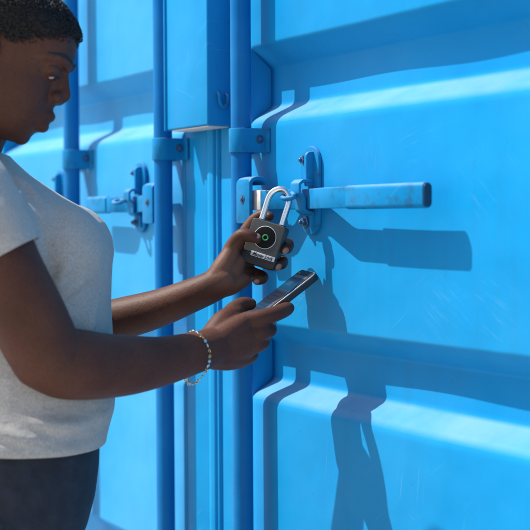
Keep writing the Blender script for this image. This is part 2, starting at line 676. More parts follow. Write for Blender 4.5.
def corrugated(p0, length, width, amp, axis_dir, up):
    """trapezoid sheet for sides and roof"""
    v, f = [], []
    n = int(length / 0.278)
    prof = []
    for i in range(n):
        t = i * length / n
        s = length / n / 0.278
        prof += [(t, 0), (t + 0.072 * s, 0), (t + 0.14 * s, amp), (t + 0.21 * s, amp)]
    prof.append((length, 0))
    nrm = np.cross(axis_dir, up)
    for t, a in prof:
        q = np.array(p0) + np.array(axis_dir) * t + nrm * a
        v += [q, q + np.array(up) * width]
    for i in range(len(prof) - 1):
        f.append((2 * i, 2 * i + 2, 2 * i + 3, 2 * i + 1))
    return v, f


part("side_wall", MB().add(corrugated((XL + 0.03, 0.17, 0.12), DEPTH - 0.34, 2.35, 0.03, (0, 1, 0), (0, 0, 1.0))), BLUE, box_root)
part("side_wall", MB().add(corrugated((XR - 0.03, DEPTH - 0.17, 0.12), DEPTH - 0.34, 2.35, 0.03, (0, -1, 0), (0, 0, 1.0))), BLUE, box_root)
part("end_wall", MB().add(corrugated((XR - 0.1, DEPTH - 0.05, 0.12), 2 * HW - 0.2, 2.35, -0.03, (-1, 0, 0), (0, 0, 1.0))), BLUE, box_root)
part("roof", MB().add(corrugated((XL + 0.03, 0.14, 2.53), DEPTH - 0.3, 2 * HW - 0.06, 0.015, (0, 1, 0), (1.0, 0, 0))), BLUE, box_root)
part("container_floor", MB().add(box(XL + 0.06, XR - 0.06, 0.14, DEPTH - 0.12, 0.11, 0.14)), DARK, box_root)

# doors -------------------------------------------------------------
DZ0, DZ1 = 0.165, 2.445
RX0, RX1 = -0.0285, XR - 0.15        # right pressed panel
LX0, LX1 = XL + 0.15, -0.264         # left pressed panel


def panel_profile():
    pts = [(0.0, DZ0 + 0.06)]
    for k in range(-1, 3):
        z = k * PER
        pts += [(0.0, 0.953 + z), (G, 0.979 + z), (G, 1.044 + z), (0.0, 1.0775 + z)]
    pts.append((0.0, DZ1 - 0.06))
    # order upwards: the groove rises from the front, in, and back out
    return fillet(pts, [0.01] + [0.028, 0.016, 0.010, 0.010] * 4 + [0.01], 8)


def door_panel(x0, x1, parent, mat):
    prof = panel_profile()
    n = 60
    v, f = [], []
    for i in range(n + 1):
        x = x0 + (x1 - x0) * i / n
        for (y, z) in prof:
            # the sheet is gently dished between its stiff edges
            e = math.sin(math.pi * i / n)
            w = 0.0022 * math.sin(x * 7.3 + z * 3.1) * e + 0.0013 * math.sin(x * 15.1 - z * 9.0) * e
            v.append((x, y + w, z))
    m = len(prof)
    for i in range(n):
        for k in range(m - 1):
            f.append((i * m + k, (i + 1) * m + k, (i + 1) * m + k + 1, i * m + k + 1))
    me = mesh_from("door_panel", v, f)
    o = link_mesh("door_panel", me, mat, parent, 180)
    s = o.modifiers.new("thick", 'SOLIDIFY')
    s.thickness = 0.002
    s.offset = -1
    return o


def door(x0, x1, px0, px1, mat):
    mb = MB()
    mb.add(box(x0, px0, 0.0005, 0.05, DZ0, DZ1))
    mb.add(box(px1, x1, 0.0005, 0.05, DZ0, DZ1))
    me = mb.mesh("door")
    bm = bmesh.new()
    bm.from_mesh(me)
    bm.to_mesh(me)
    bm.free()
    bevel_mesh(me, 0.004, 3)
    o = link_mesh("door", me, BLUE, box_root, 40)
    rbox("door_rail", px0, px1, 0.001, 0.05, DZ0, DZ0 + 0.062, BLUE, o, 0.004)
    rbox("door_rail", px0, px1, 0.001, 0.05, DZ1 - 0.062, DZ1, BLUE, o, 0.004)
    door_panel(px0 - 0.001, px1 + 0.001, o, mat)
    return o


door_l = door(XL + 0.104, -0.178, LX0, LX1, PALE_BLUE)
door_l['label'] = "left container door with its pressed steel panel"
door_r = door(-0.131, XR - 0.104, RX0, RX1, BLUE)
door_r['label'] = "right container door with its pressed steel panel"
# weather strip between the doors
gp = fillet([(-0.1775, 0.03), (-0.1775, 0.004), (-0.172, -0.004), (-0.160, -0.0065), (-0.1500, -0.004), (-0.1475, 0.003), (-0.1435, 0.003), (-0.1415, -0.003), (-0.1375, -0.003), (-0.1345, 0.004), (-0.1345, 0.03)], 0.004, 3)
part("gasket", MB().add(prism(gp, 'z', DZ0, DZ1)), GASK, box_root, None, 50)
# hinges on the outer posts
for sx in (-1, 1):
    for z in (0.35, 0.93, 1.65, 2.25):
        xh = XL + 0.104 if sx < 0 else XR - 0.104
        mb = MB().add(box(min(xh, xh + sx * -0.12), max(xh, xh + sx * -0.12), -0.010, -0.0003, z - 0.03, z + 0.03))
        mb.add(lathe([(0.016, -0.05), (0.016, 0.05)], (xh + sx * 0.012, -0.008, z), (0, 0, 1), 16))
        part("hinge", mb, HARD, box_root)

# locking bars ------------------------------------------------------
BY = -0.035                 # bar axis stands this far off the door face
BR = 0.0171


def hexbolt(name, c, axis, r, h, mat, parent, washer=True):
    mb = MB()
    t = np.asarray(axis, float)
    c = np.asarray(c, float)
    if washer:
        mb.add(lathe([(0, 0), (r * 1.5, 0), (r * 1.5, h * 0.25), (r * 1.2, h * 0.3), (0, h * 0.3)], c, t, 20))
    mb.add(lathe([(r * 0.95, h * 0.2), (r, h * 0.35), (r, h * 0.85), (r * 0.8, h), (0, h)], c, t, 6))
    mb.add(lathe([(r * 0.5, h * 0.9), (r * 0.5, h * 1.35), (r * 0.35, h * 1.45), (0, h * 1.45)], c, t, 12))
    return part(name, mb, mat, parent, None, 35)


def guide_bracket(x, z, parent, right=True, h=0.040):
    """strap folded round the bar, its cheeks run back to the door and end in feet"""
    r = BR + 0.0035
    out, inn = [], []
    def arc(rad):
        return [(x + rad * math.cos(a), BY + rad * math.sin(a)) for a in np.linspace(math.pi, 2 * math.pi, 13)]
    foot = 0.016
    o_ = [(x - r - foot, -0.0006), (x - r - foot, -0.0050), (x - r - 0.002, -0.0050)] + arc(r + 0.0) + [(x + r + 0.002, -0.0050), (x + r + foot, -0.0050), (x + r + foot, -0.0006)]
    i_ = [(x + r - 0.004, -0.0006)] + [(2 * x - px, py) for px, py in arc(r - 0.0034)] + [(x - r + 0.004, -0.0006)]
    poly = o_ + i_
    me = MB().add(prism(poly, 'z', z - h / 2, z + h / 2)).mesh("guide_bracket")
    bevel_mesh(me, 0.0012, 2, 40)
    o = link_mesh("guide_bracket", me, HARD, parent, 35)
    # rivet through the cheeks behind the bar, and one in each foot
    hexbolt("bolt", (x + r + 0.0006, -0.0125, z + 0.002), (1, 0, 0), 0.0050, 0.005, BOLT, parent)
    hexbolt("bolt", (x - r - 0.0006, -0.040, z - 0.002), (-1, -0.0, 0), 0.0040, 0.005, BOLT, parent)
    return o


BAR_X = {'right': 0.0, 'left': -0.2819, 'far': -0.7075, 'near': 0.80}
bars = {}
for k, lab in (('right', "locking bar of the right door, carrying the padlocked handle"),
               ('left', "inner locking bar of the left door"),
               ('far', "outer locking bar of the left door"),
               ('near', "outer locking bar of the right door")):
    x = BAR_X[k]
    o = part("locking_bar", MB().add(lathe([(BR - 0.002, 0), (BR, 0.002), (BR, 2.24), (BR - 0.002, 2.242)], (x, BY, 0.185), (0, 0, 1), 32)), BAR, box_root)
    o['label'] = lab
    bars[k] = o
    for z in (0.50, 1.381, 2.10):
        guide_bracket(x, z, o)
    for z in (0.185, 2.36):      # cam ends
        rbox("locking_cam", x - 0.035, x + 0.03, BY - 0.02, BY + 0.012, z, z + 0.06, HARD, o, 0.006)


def handle(xb, sgn, lab, slant=(0.165, 0.245), grip=0.311, end=0.487, zc=1.282):
    """flat handle bar that lies close to the door, cranks outwards and ends in a thicker grip"""
    def X(t):
        return xb + sgn * t
    def ordered(a, b):
        return (min(X(a), X(b)), max(X(a), X(b)))
    YH, YI, YC = -0.0365, -0.0150, -0.039
    line = fillet([(X(0.048), YH), (X(slant[0] - 0.085), YH), (X(slant[0] - 0.03), YI), (X(slant[0] + 0.01), YI), (X(slant[1]), YC), (X(grip + 0.02), YC)], 0.05, 5)
    front = [(x, y - 0.0055) for x, y in line]
    back = [(x, y + 0.0055) for x, y in line]
    me = MB().add(prism(front + back[::-1], 'z', zc - 0.0155, zc + 0.0155)).mesh("handle")
    bevel_mesh(me, 0.0018, 2, 60)
    o = link_mesh("handle", me, HARD, box_root, 35)
    o['label'] = lab
    a, b = ordered(grip, end)
    gz = 0.0173
    poly = [(YC - 0.0080, zc - gz), (YC + 0.0080, zc - gz), (YC + 0.0080, zc + gz), (YC - 0.0080, zc + gz)]
    poly = fillet(poly, 0.0075, 5, closed=True)
    me = MB().add(prism(poly, 'x', a, b)).mesh("grip")
    bevel_mesh(me, 0.0012, 2, 50)
    link_mesh("grip", me, HARD, o, 35)
    poly2 = [(YC + (p - YC) * 0.84, zc + (q - zc) * 0.90) for p, q in poly]
    xe = X(end)
    part("end_plug", MB().add(prism(poly2, 'x', xe + sgn * 0.0003, xe + sgn * 0.0022)), PLUG, o, 0.0006)
    a, b = ordered(0.0465, 0.072)
    rbox("worn_end", a, b, YH - 0.0061, YH + 0.0061, zc - 0.0161, zc + 0.0161, WORN, o, 0.0015)
    # clevis: a front cheek whose top folds back over the handle to a rear cheek
    mb = MB()
    zt, zb = 1.3165, 1.2445
    ch = fillet([(X(0.012), zb), (X(0.054), zb), (X(0.054), zt - 0.006), (X(0.048), zt), (X(0.018), zt), (X(0.012), zt - 0.006)], 0.006, 4, closed=True)
    mb.add(prism(ch, 'y', -0.0525, -0.0455))
    ch2 = [(p, q) for p, q in ch if q > 1.304]
    hood = []
    for ang in np.linspace(0, math.pi, 13):
        hood.append((-0.0340 - 0.0185 * math.cos(ang), zt - 0.008 + 0.0125 * math.sin(ang)))
    for ang in np.linspace(math.pi, 0, 13):
        hood.append((-0.0340 - 0.0122 * math.cos(ang), zt - 0.010 + 0.0082 * math.sin(ang)))
    xa, xb2 = ordered(0.0125, 0.0535)
    mb.add(prism(hood, 'x', xa, xb2))
    me = mb.mesh("handle_hub")
    bevel_mesh(me, 0.0014, 2, 40)
    link_mesh("handle_hub", me, HARD, o, 35)
    hexbolt("pivot_rivet", (X(0.032), -0.0524, zc + 0.002), (0, -1, 0), 0.0048, 0.003, BOLT, o)
    return o


handle(BAR_X['right'], 1, "handle of the right door, its grip pointing right and padlocked")
handle(BAR_X['left'], -1, "shorter handle of the left door, its grip pointing left behind the person", (0.17, 0.220), 0.232, 0.325)
handle(BAR_X['near'], 1, "outer handle of the right door", (0.15, 0.20), 0.22, 0.30)


def stadium(cx, cz, hw, hh, n=10):
    pts = []
    for i in range(n + 1):
        a = math.pi * i / n
        pts.append((cx + hw * math.cos(a), cz + (hh - hw) + hw * math.sin(a)))
    for i in range(n + 1):
        a = math.pi + math.pi * i / n
        pts.append((cx + hw * math.cos(a), cz - (hh - hw) + hw * math.sin(a)))
    return pts


def retainer(xc, sgn, lab, lug=True):
    zc = 1.2955
    me = MB().add(prism(stadium(xc + 0.007, zc, 0.0245, 0.0690), 'y', -0.0078, -0.0012)).mesh("handle_retainer")
    bevel_mesh(me, 0.0015, 2, 45)
    o = link_mesh("handle_retainer", me, HARD, box_root, 35)
    o['label'] = lab
    # upright rib above the handle and a smaller lobe below it
    for za, zb_, dep, x0 in ((zc + 0.006, zc + 0.0600, 0.0215, 0.0125), (zc - 0.060, zc - 0.034, 0.0120, 0.0125)):
        rib = fillet([(-0.0005, za), (-0.0005 - dep, za), (-0.0005 - dep, zb_), (-0.0005, zb_)], [0.0, 0.003, 0.020, 0.0] if za > zc else [0, 0.010, 0.003, 0], 8, closed=True)
        me = MB().add(prism(rib, 'x', xc + x0, xc + x0 + 0.0065)).mesh("rib")
        bevel_mesh(me, 0.0014, 2, 50)
        link_mesh("rib", me, HARD, o, 35)
    for zz in (0.048, -0.049):
        hexbolt("bolt", (xc - 0.004, -0.0080, zc + zz), (0, -1, 0), 0.0062, 0.009, BOLT, o)
    # hinged catch folded over the front of the handle
    cx = xc + 0.010
    prof = [(-0.012, zc + 0.017), (-0.030, zc + 0.017), (-0.0380, zc + 0.011), (-0.0380, zc - 0.006), (-0.0290, zc - 0.012), (-0.0290, zc - 0.031), (-0.022, zc - 0.036), (-0.010, zc - 0.038)]
    prof = fillet(prof, 0.006, 4)
    th = 0.0048
    inner = []
    for i, (p, q) in enumerate(prof):
        a = np.array(prof[max(i - 1, 0)]); b_ = np.array(prof[min(i + 1, len(prof) - 1)])
        t = (b_ - a) / np.linalg.norm(b_ - a)
        nrm = np.array([-t[1], t[0]])
        inner.append((p + nrm[0] * th, q + nrm[1] * th))
    me = MB().add(prism(prof + inner[::-1], 'x', cx - 0.012, cx + 0.012)).mesh("catch")
    bevel_mesh(me, 0.0010, 2, 50)
    link_mesh("catch", me, HARD, o, 35)
    if lug:
        # ring lug for the padlock, standing out to the left of the catch
        lc = P(288.5, 196.5, 1.925) if sgn > 0 and xc < 0.5 else np.array([cx - 0.022, -0.044, zc - 0.008])
        part("lock_lug", MB().add(torus(lc, (0.22, -0.30, 0.93), 0.0098, 0.0036, 24, 10)), HARD, o)
        p0, p1 = lc + np.array([0.009, 0.004, 0.001]), np.array([cx - 0.008, -0.037, zc - 0.006])
        part("lug_root", MB().add(sweep([p0, p0 * 0.5 + p1 * 0.5, p1], [0.0042, 0.0048, 0.0050], 4, 10)), HARD, o, None, 180)
    return o


retainer(0.155, 1, "handle retainer of the right door with the padlock hung from its lug")
retainer(-0.446, -1, "handle retainer on the left door")
retainer(-0.851, -1, "handle retainer of the outer bar on the left door", False)
retainer(0.96, 1, "handle retainer of the outer bar on the right door")

# lock box over the gap between the doors
bx0, bx1 = -0.2365, -0.0868
me = MB().add(box(bx0, bx1, -0.050, -0.0015, 1.4125, 1.70)).mesh("lock_box")
bevel_mesh(me, 0.003, 3)
lock_box = link_mesh("lock_box", me, BLUE, box_root, 40)
rbox("flange", bx0 - 0.004, bx0 - 0.0002, -0.054, -0.0015, 1.4115, 1.70, BLUE, lock_box, 0.0012)
rbox("worn_edge", bx0 + 0.012, bx1 - 0.004, -0.046, -0.006, 1.4098, 1.4123, WORN, lock_box, 0.0008)
hook = [(bx1 + 0.001, -0.030, 1.468), (bx1 + 0.007, -0.030, 1.462), (bx1 + 0.008, -0.029, 1.450), (bx1 + 0.008, -0.022, 1.4435), (bx1 + 0.008, -0.015, 1.450), (bx1 + 0.007, -0.014, 1.462), (bx1 + 0.001, -0.014, 1.466)]
part("staple", MB().add(sweep(hook, [0.0032] * len(hook), 5, 10)), HARD, lock_box, None, 180)

# ------------------------------------------------------------------ padlock
pl_c = P(264.8, 244.8, 1.927)
IR, IU, IT = RT, UP, -FW                       # image right, image up, towards the viewer
t18, yaw = math.radians(17.5), math.radians(13)
pb = math.sin(t18) * IR + math.cos(t18) * IU
pa = math.cos(yaw) * (math.cos(t18) * IR - math.sin(t18) * IU) + math.sin(yaw) * IT
pb = pb - pa * (pa @ pb); pb /= np.linalg.norm(pb)
pn = np.cross(pa, pb)


def LK(a, b_, n=0.0):
    return pl_c + pa * a + pb * b_ + pn * n


def lock_prism(poly, n0, n1):
    m = len(poly)
    v = [LK(p, q, n0) for p, q in poly] + [LK(p, q, n1) for p, q in poly]
    f = [tuple(range(m)), tuple(range(2 * m - 1, m - 1, -1))] + [(i, (i + 1) % m, m + (i + 1) % m, m + i) for i in range(m)]
    return v, f


padlock = empty("padlock", tuple(pl_c))
tag(padlock, "dark grey electronic padlock with black round button hanging from the right door's handle catch", "padlock")
W2, H2, T2 = 0.0270, 0.0352, 0.0155
body = fillet([(-W2, -H2 + 0.018), (W2, -H2 + 0.018), (W2, H2), (-W2, H2)], [0.002, 0.002, 0.0055, 0.0055], 5, closed=True)
me = MB().add(lock_prism(body, -T2, T2)).mesh("lock_body")
bevel_mesh(me, 0.0030, 3, 40)
link_mesh("lock_body", me, HARDGREY, padlock, 30)
bum = fillet([(-W2 - 0.0025, -H2), (W2 + 0.002, -H2), (W2 + 0.002, -H2 + 0.0175), (-W2 - 0.0025, -H2 + 0.0175)], [0.009, 0.009, 0.003, 0.003], 6, closed=True)
me = MB().add(lock_prism(bum, -T2 - 0.002, T2 + 0.0022)).mesh("lock_bumper")
bevel_mesh(me, 0.0035, 3, 40)
bumper = link_mesh("lock_bumper", me, LOCKDARK, padlock, 30)
bc = (0.0005, 0.0105)
part("ring", MB().add(torus(LK(bc[0], bc[1], T2 + 0.0002), pn, 0.0172, 0.0007, 40, 8)), RING, padlock)
btn = part("button", MB().add(lathe([(0, -0.001), (0.0168, -0.001), (0.0168, 0.0010), (0.0150, 0.0016), (0.0, 0.0012)], LK(bc[0], bc[1], T2), pn, 40)), BUTTON, padlock)
part("green_ring", MB().add(torus(LK(bc[0] + 0.001, bc[1], T2 + 0.0019), pn, 0.0040, 0.0011, 28, 8)), GREEN, btn)
# label strip with the maker's name
sv = [LK(p, q, n) for n in (T2 + 0.0006, T2 + 0.0030) for p, q in ((-0.0130, -H2 + 0.0135), (W2 - 0.001, -H2 + 0.0135), (W2 - 0.001, -H2 + 0.0210), (-0.0130, -H2 + 0.0210))]
me = MB().add((sv, box(0, 1, 0, 1, 0, 1)[1])).mesh("name_strip")
bevel_mesh(me, 0.0005, 2)
strip = link_mesh("name_strip", me, STRIP, padlock, 40)
fc = bpy.data.curves.new("lettering", 'FONT')
fc.body = "Master Lock"
fc.size = 0.0080
fc.shear = 0.25
fc.offset = 0.00016
fc.extrude = 0.0002
fc.align_x = 'CENTER'
fc.align_y = 'CENTER'
fo = bpy.data.objects.new("lettering_src", fc)
COL.objects.link(fo)
dg = bpy.context.evaluated_depsgraph_get()
tm = bpy.data.meshes.new_from_object(fo.evaluated_get(dg))
bpy.data.objects.remove(fo)
o4 = LK(0.0063, -H2 + 0.01705, T2 + 0.0033)
tm.transform(Matrix(((pa[0] * 0.80, pb[0], pn[0], o4[0]), (pa[1] * 0.80, pb[1], pn[1], o4[1]), (pa[2] * 0.80, pb[2], pn[2], o4[2]), (0, 0, 0, 1))))
tm.materials.clear()
link_mesh("lettering", tm, INK, strip)
# shackle
ex = LK(0, 0)
shp = []
for s_, (aa, bb) in enumerate([(-0.0165, H2 - 0.004), (-0.0165, H2 + 0.020), (-0.0165, H2 + 0.036), (-0.0135, H2 + 0.046), (-0.0070, H2 + 0.0525), (0.0, H2 + 0.0545), (0.0070, H2 + 0.0525), (0.0135, H2 + 0.046), (0.0165, H2 + 0.036), (0.0165, H2 + 0.020), (0.0165, H2 - 0.004)]):
    shp.append(LK(aa, bb, 0.0))
part("shackle", MB().add(sweep(shp, [0.0047] * len(shp), 6, 20, caps=False)), CHROME, padlock, None, 60)
for s_ in (-1, 1):
    part("shackle_collar", MB().add(lathe([(0.0, 0), (0.0068, 0), (0.0068, 0.0012), (0.0055, 0.0018), (0.0, 0.0018)], LK(s_ * 0.0165, H2 - 0.0002, 0), pb, 20)), LOCKDARK, padlock)

# ------------------------------------------------------------------ phone
ph_c = P(275.5, 300.5, 1.910)
ph_l = 0.79 * IR + 0.613 * IU - 0.20 * IT
ph_l /= np.linalg.norm(ph_l)
perp = np.cross(IT, ph_l)
perp /= np.linalg.norm(perp)                       # up-left in the picture
ph_n = math.cos(math.radians(76)) * IT + math.sin(math.radians(76)) * perp
ph_n = ph_n - ph_l * (ph_n @ ph_l)
ph_n /= np.linalg.norm(ph_n)
ph_w = np.cross(ph_l, ph_n)
ph_w /= np.linalg.norm(ph_w)                    # towards the far edge or the near one
phone = empty("smartphone", tuple(ph_c))
tag(phone, "black smartphone with silver rim and lit screen held in the person's right hand", "phone")


def PH(l, w, n):
    return ph_c + ph_l * l + ph_w * w + ph_n * n


def ph_prism(hl, hw, r, n0, n1):
    poly = fillet([(-hl, -hw), (hl, -hw), (hl, hw), (-hl, hw)], r, 7, closed=True)
    m = len(poly)
    v = [PH(p, q, n0) for p, q in poly] + [PH(p, q, n1) for p, q in poly]
    f = [tuple(range(m)), tuple(range(2 * m - 1, m - 1, -1))] + [(i, (i + 1) % m, m + (i + 1) % m, m + i) for i in range(m)]
    return v, f


me = MB().add(ph_prism(0.0705, 0.0350, 0.011, -0.0065, 0.0030)).mesh("case")
bevel_mesh(me, 0.0022, 3, 40)
link_mesh("case", me, PHONEBLK, phone, 30)
me = MB().add(ph_prism(0.0695, 0.0340, 0.010, 0.0028, 0.0046)).mesh("metal_rim")
bevel_mesh(me, 0.0006, 2, 40)
link_mesh("metal_rim", me, PHONEMET, phone, 30)
glass = part("front_glass", MB().add(ph_prism(0.0680, 0.0326, 0.009, 0.0040, 0.0050)), PHONEBLK, phone, None, 30)
mbs = MB()
def scr(l0, l1, w0, w1, n, mi):
    v = [PH(l, w, n) for l, w in ((l0, w0), (l1, w0), (l1, w1), (l0, w1))]
    mbs.add((v, [(0, 1, 2, 3)]), mi)
scr(-0.056, 0.056, -0.0300, 0.0300, 0.00525, 0)
scr(0.022, 0.050, -0.0290, 0.0290, 0.00540, 1)
scr(0.030, 0.040, -0.020, 0.004, 0.00555, 0)
for i in range(6):
    scr(0.012 - i * 0.008, 0.0135 - i * 0.008, -0.026, 0.022 - 0.01 * (i % 3), 0.00540, 2)
me = mbs.mesh("screen")
link_mesh("screen", me, [SCR_PAGE, SCR_PIC, SCR_TXT], phone)

# ------------------------------------------------------------------ person
TC = 1.785                                       # depth of the body's middle
person = empty("person", tuple(P(20, 300, TC) * np.array([1, 1, 0])))
tag(person, "person in grey t-shirt facing right, holding the padlock and a phone", "person")


def T(x, y, side=0.0):
    return P(x, y, TC, side)


# y, front x, back x, half width
TORSO = [(128, -18, -72, 0.052), (146, 0, -76, 0.062), (160, 12, -84, 0.084), (174, 27, -92, 0.110), (186, 45, -96, 0.122), (198, 64, -98, 0.131), (210, 86, -99, 0.135), (222, 99, -99, 0.137),
         (239, 108, -98, 0.138), (256, 112, -96, 0.137), (281, 110.5, -92, 0.134), (305, 110, -88, 0.132), (330, 111.5, -86, 0.133), (365, 113, -86, 0.138), (400, 114, -88, 0.146), (412, 113, -89, 0.152), (425, 109, -90, 0.153), (441, 105, -92, 0.155), (456, 103, -94, 0.157)]


def torso_ring(y, xf, xb, w, shrink=0.0, seg=48):
    s = shrink * 668
    xc, rx = (xf + xb) / 2, (xf - xb) / 2 - s
    ww = w - shrink
    ring = []
    for k in range(seg):
        th = 2 * math.pi * k / seg
        ct, st = math.cos(th), math.sin(th)
        e = 2 / 2.35
        ring.append(T(xc + rx * math.copysign(abs(ct) ** e, ct), y, ww * math.copysign(abs(st) ** e, st)))
    return ring


def torso_at(y):
    ys = [r[0] for r in TORSO]
    return [float(np.interp(y, ys, [r[i] for r in TORSO])) for i in (1, 2, 3)]


def near_surface(x, y, lift=0.0):
    """point on the viewer's side of the shirt"""
    xf, xb, w = torso_at(y)
    xc, rx = (xf + xb) / 2, (xf - xb) / 2
    t = min(1, abs((x - xc) / rx))
    d = w * (1 - t ** 2.35) ** (1 / 2.35)
    return T(x, y, -d - lift)


# head frame: f forward, u up (mm from under the nose), s sideways (positive = away from the viewer)
HP = math.radians(20)
h_f = math.cos(HP) * IR - math.sin(HP) * IU
h_u = math.sin(HP) * IR + math.cos(HP) * IU
h_s = FW
h_o = P(52.5, 108, TC - 0.055)


def HD(f, u, s=0.0):
    return h_o + (h_f * f + h_u * u + h_s * s) * 0.00096


HEAD = [(-66, -38, -62, 16), (-61, -25, -78, 29), (-54, -18, -92, 40), (-44, -14, -108, 49), (-31, -6, -124, 55), (-13, -4, -140, 60), (0, -5, -150, 63), (18, -8, -162, 66), (34, -9, -172, 68), (48, -6, -178, 70), (58, 1, -182, 71),
        (68, 5, -184, 72), (82, 5, -184, 73), (98, 1, -181, 73), (114, -7, -174, 70), (130, -22, -162, 62), (143, -42, -146, 48), (152, -66, -128, 30), (156, -86, -110, 12)]


def head_ring(u, ff, fb, w, grow=0.0, seg=44):
    ff, fb, w = ff + grow, fb - grow, w + grow
    c, r = (ff + fb) / 2, (ff - fb) / 2
    ring = []
    for k in range(seg):
        th = 2 * math.pi * k / seg
        ct, st = math.cos(th), math.sin(th)
        # face is a little narrower than the back of the skull
        ww = w * (1.0 - 0.10 * max(ct, 0))
        e = 2 / (2.25 + 0.55 * math.exp(-((u - 5) / 38.0) ** 2))
        ring.append(HD(c + r * math.copysign(abs(ct) ** e, ct), u, ww * math.copysign(abs(st) ** e, st)))
    return ring


body = MB()
body.add(loft([head_ring(*r) for r in HEAD]))
# nose
body.add(sweep([HD(-2, 56), HD(2, 45), HD(6.0, 33), HD(9.0, 23), HD(7.5, 17)], [0.0060, 0.0065, 0.0078, 0.0098, 0.0080], 5, 16))
body.add(ellipsoid(HD(-11, 34, 0), [h_f * 0.014, h_u * 0.026, h_s * 0.017]))
for s_ in (-1, 1):
    body.add(ellipsoid(HD(0.5, 15.0, s_ * 11.5), [h_f * 0.0115, h_u * 0.0090, h_s * 0.0075]))
body.add(ellipsoid(HD(1, 14, 0), [h_f * 0.0110, h_u * 0.0075, h_s * 0.0110]))
body.add(ellipsoid(HD(-9, 3, 0), [h_f * 0.0100, h_u * 0.015, h_s * 0.020]))
# mouth: fullness under the lips, then the lips
body.add(ellipsoid(HD(-19, -17, 0), [h_f * 0.0205, h_u * 0.026, h_s * 0.030]))
body.add(sweep([HD(-16, -20, -25), HD(-6, -17, -15), HD(-1.0, -13.0, -6), HD(-0.5, -13.5, 0), HD(-1.0, -13.0, 6), HD(-6, -17, 15), HD(-16, -20, 25)], [0.003, 0.0062, 0.0084, 0.0082, 0.0084, 0.0062, 0.003], 5, 14))
body.add(sweep([HD(-16, -23, -23), HD(-9, -27, -13), HD(-5.0, -29.5, -5), HD(-4.6, -30, 0), HD(-5.0, -29.5, 5), HD(-9, -27, 13), HD(-16, -23, 23)], [0.003, 0.0066, 0.0086, 0.0088, 0.0086, 0.0066, 0.003], 5, 14))
body.add(ellipsoid(HD(-29, -52, 0), [h_f * 0.013, h_u * 0.014, h_s * 0.019]))
for s_ in (-1, 1):
    body.add(sweep([HD(1, 62, s_ * 6), HD(-1, 66, s_ * 20), HD(-10, 67, s_ * 36), HD(-26, 62, s_ * 50)], [0.007, 0.0080, 0.0075, 0.006], 5, 12))
    body.add(ellipsoid(HD(-16, 47.5, s_ * 29.5), [h_f * 0.0140, h_u * 0.0110, h_s * 0.0150]))
    # ear: rim, lobe, bowl
    e0 = [(-88, 22), (-84, 42), (-90, 58), (-102, 62), (-111, 54), (-110, 36), (-102, 20), (-95, 8), (-90, 6)]
    body.add(sweep([HD(f, u, s_ * (72 + 7 * math.sin(i / 8 * math.pi))) for i, (f, u) in enumerate(e0)], [0.0035] * 6 + [0.004, 0.0055, 0.005], 5, 10))
    body.add(ellipsoid(HD(-98, 38, s_ * 70), [h_f * 0.012, h_u * 0.024, h_s * 0.006]))
# neck
body.add(sweep([HD(-104, 20), HD(-98, -30), T(-38, 150), T(-42, 185)], [0.050, 0.051, 0.054, 0.064], 6, 28))
# trunk under the shirt
body.add(loft([torso_ring(*r, shrink=0.016) for r in TORSO[1:]]))


def arm(pts, rad):
    body.add(sweep(pts, rad, 8, 28))


# right arm (nearest the viewer)
R_SH = P(-38, 196, 1.640)
arm([R_SH, P(-16, 232, 1.622), P(4, 272, 1.615), P(27, 316, 1.618), P(46, 352, 1.636), P(58, 361, 1.648)], [0.057, 0.055, 0.0515, 0.0505, 0.0485, 0.046])
arm([P(44, 356, 1.634), P(62, 363, 1.650), P(78, 364.5, 1.665), P(100, 366, 1.688), P(130, 365, 1.720), P(160, 361.5, 1.752), P(190, 354, 1.786), P(212, 347, 1.812), P(228, 341, 1.826)],
    [0.045, 0.0470, 0.0475, 0.0450, 0.0412, 0.0353, 0.0308, 0.0275, 0.0215])
# left arm
arm([P(-18, 205, 1.925), P(10, 245, 1.950), P(42, 300, 1.975), P(70, 336, 1.985)], [0.054, 0.048, 0.043, 0.039])
arm([P(66, 334, 1.985), P(96, 326, 1.970), P(126, 317.5, 1.952), P(158, 308.5, 1.935), P(188, 297, 1.917), P(208, 288.5, 1.906), P(222, 281, 1.906)],
    [0.039, 0.0360, 0.0330, 0.0298, 0.0264, 0.0248, 0.0242])


def finger(pts, rad, n=5):
    body.add(sweep(pts, rad, n, 14))


# ---- left hand round the padlock
Lw = P(216, 284, 1.907)
Lm = [P(243, 236, 1.938), P(241, 249, 1.938), P(240, 261, 1.935), P(239, 272, 1.928)]
for q, r in zip(Lm, (0.0120, 0.0125, 0.0120, 0.0110)):
    body.add(sweep([Lw, Lw * 0.55 + q * 0.45, q], [0.0185, 0.0160, r], 5, 14))
# heel of the palm and the ball of the thumb
body.add(sweep([P(214, 287, 1.900), P(230, 285, 1.908), P(244, 280, 1.922)], [0.0185, 0.0165, 0.0115], 5, 16))
body.add(sweep([P(216, 278, 1.903), P(224, 266, 1.906), P(231, 252, 1.910)], [0.0175, 0.0170, 0.0130], 5, 16))
body.add(sweep([P(222, 280, 1.905), P(232, 272, 1.912), P(238, 262, 1.920)], [0.0155, 0.0155, 0.0125], 5, 16))
finger([P(228, 257, 1.912), P(232.5, 246, 1.910), P(241.5, 235.5, 1.901), P(250.5, 236.3, 1.8965), P(257, 239, 1.8975)], [0.0130, 0.0118, 0.0110, 0.0100, 0.0076])
finger([Lm[0], P(252, 222, 1.960), P(262, 214.5, 1.962), P(269.5, 216.5, 1.948)], [0.0110, 0.0098, 0.0088, 0.0074])
finger([Lm[1], P(266, 241, 1.972), P(286.5, 243, 1.960), P(287.5, 248, 1.933), P(284, 250, 1.920)], [0.0115, 0.0102, 0.0094, 0.0088, 0.0073])
finger([Lm[2], P(262, 257, 1.969), P(281.0, 260, 1.957), P(281.8, 264, 1.930), P(277.5, 266, 1.916)], [0.0115, 0.0100, 0.0092, 0.0086, 0.0071])
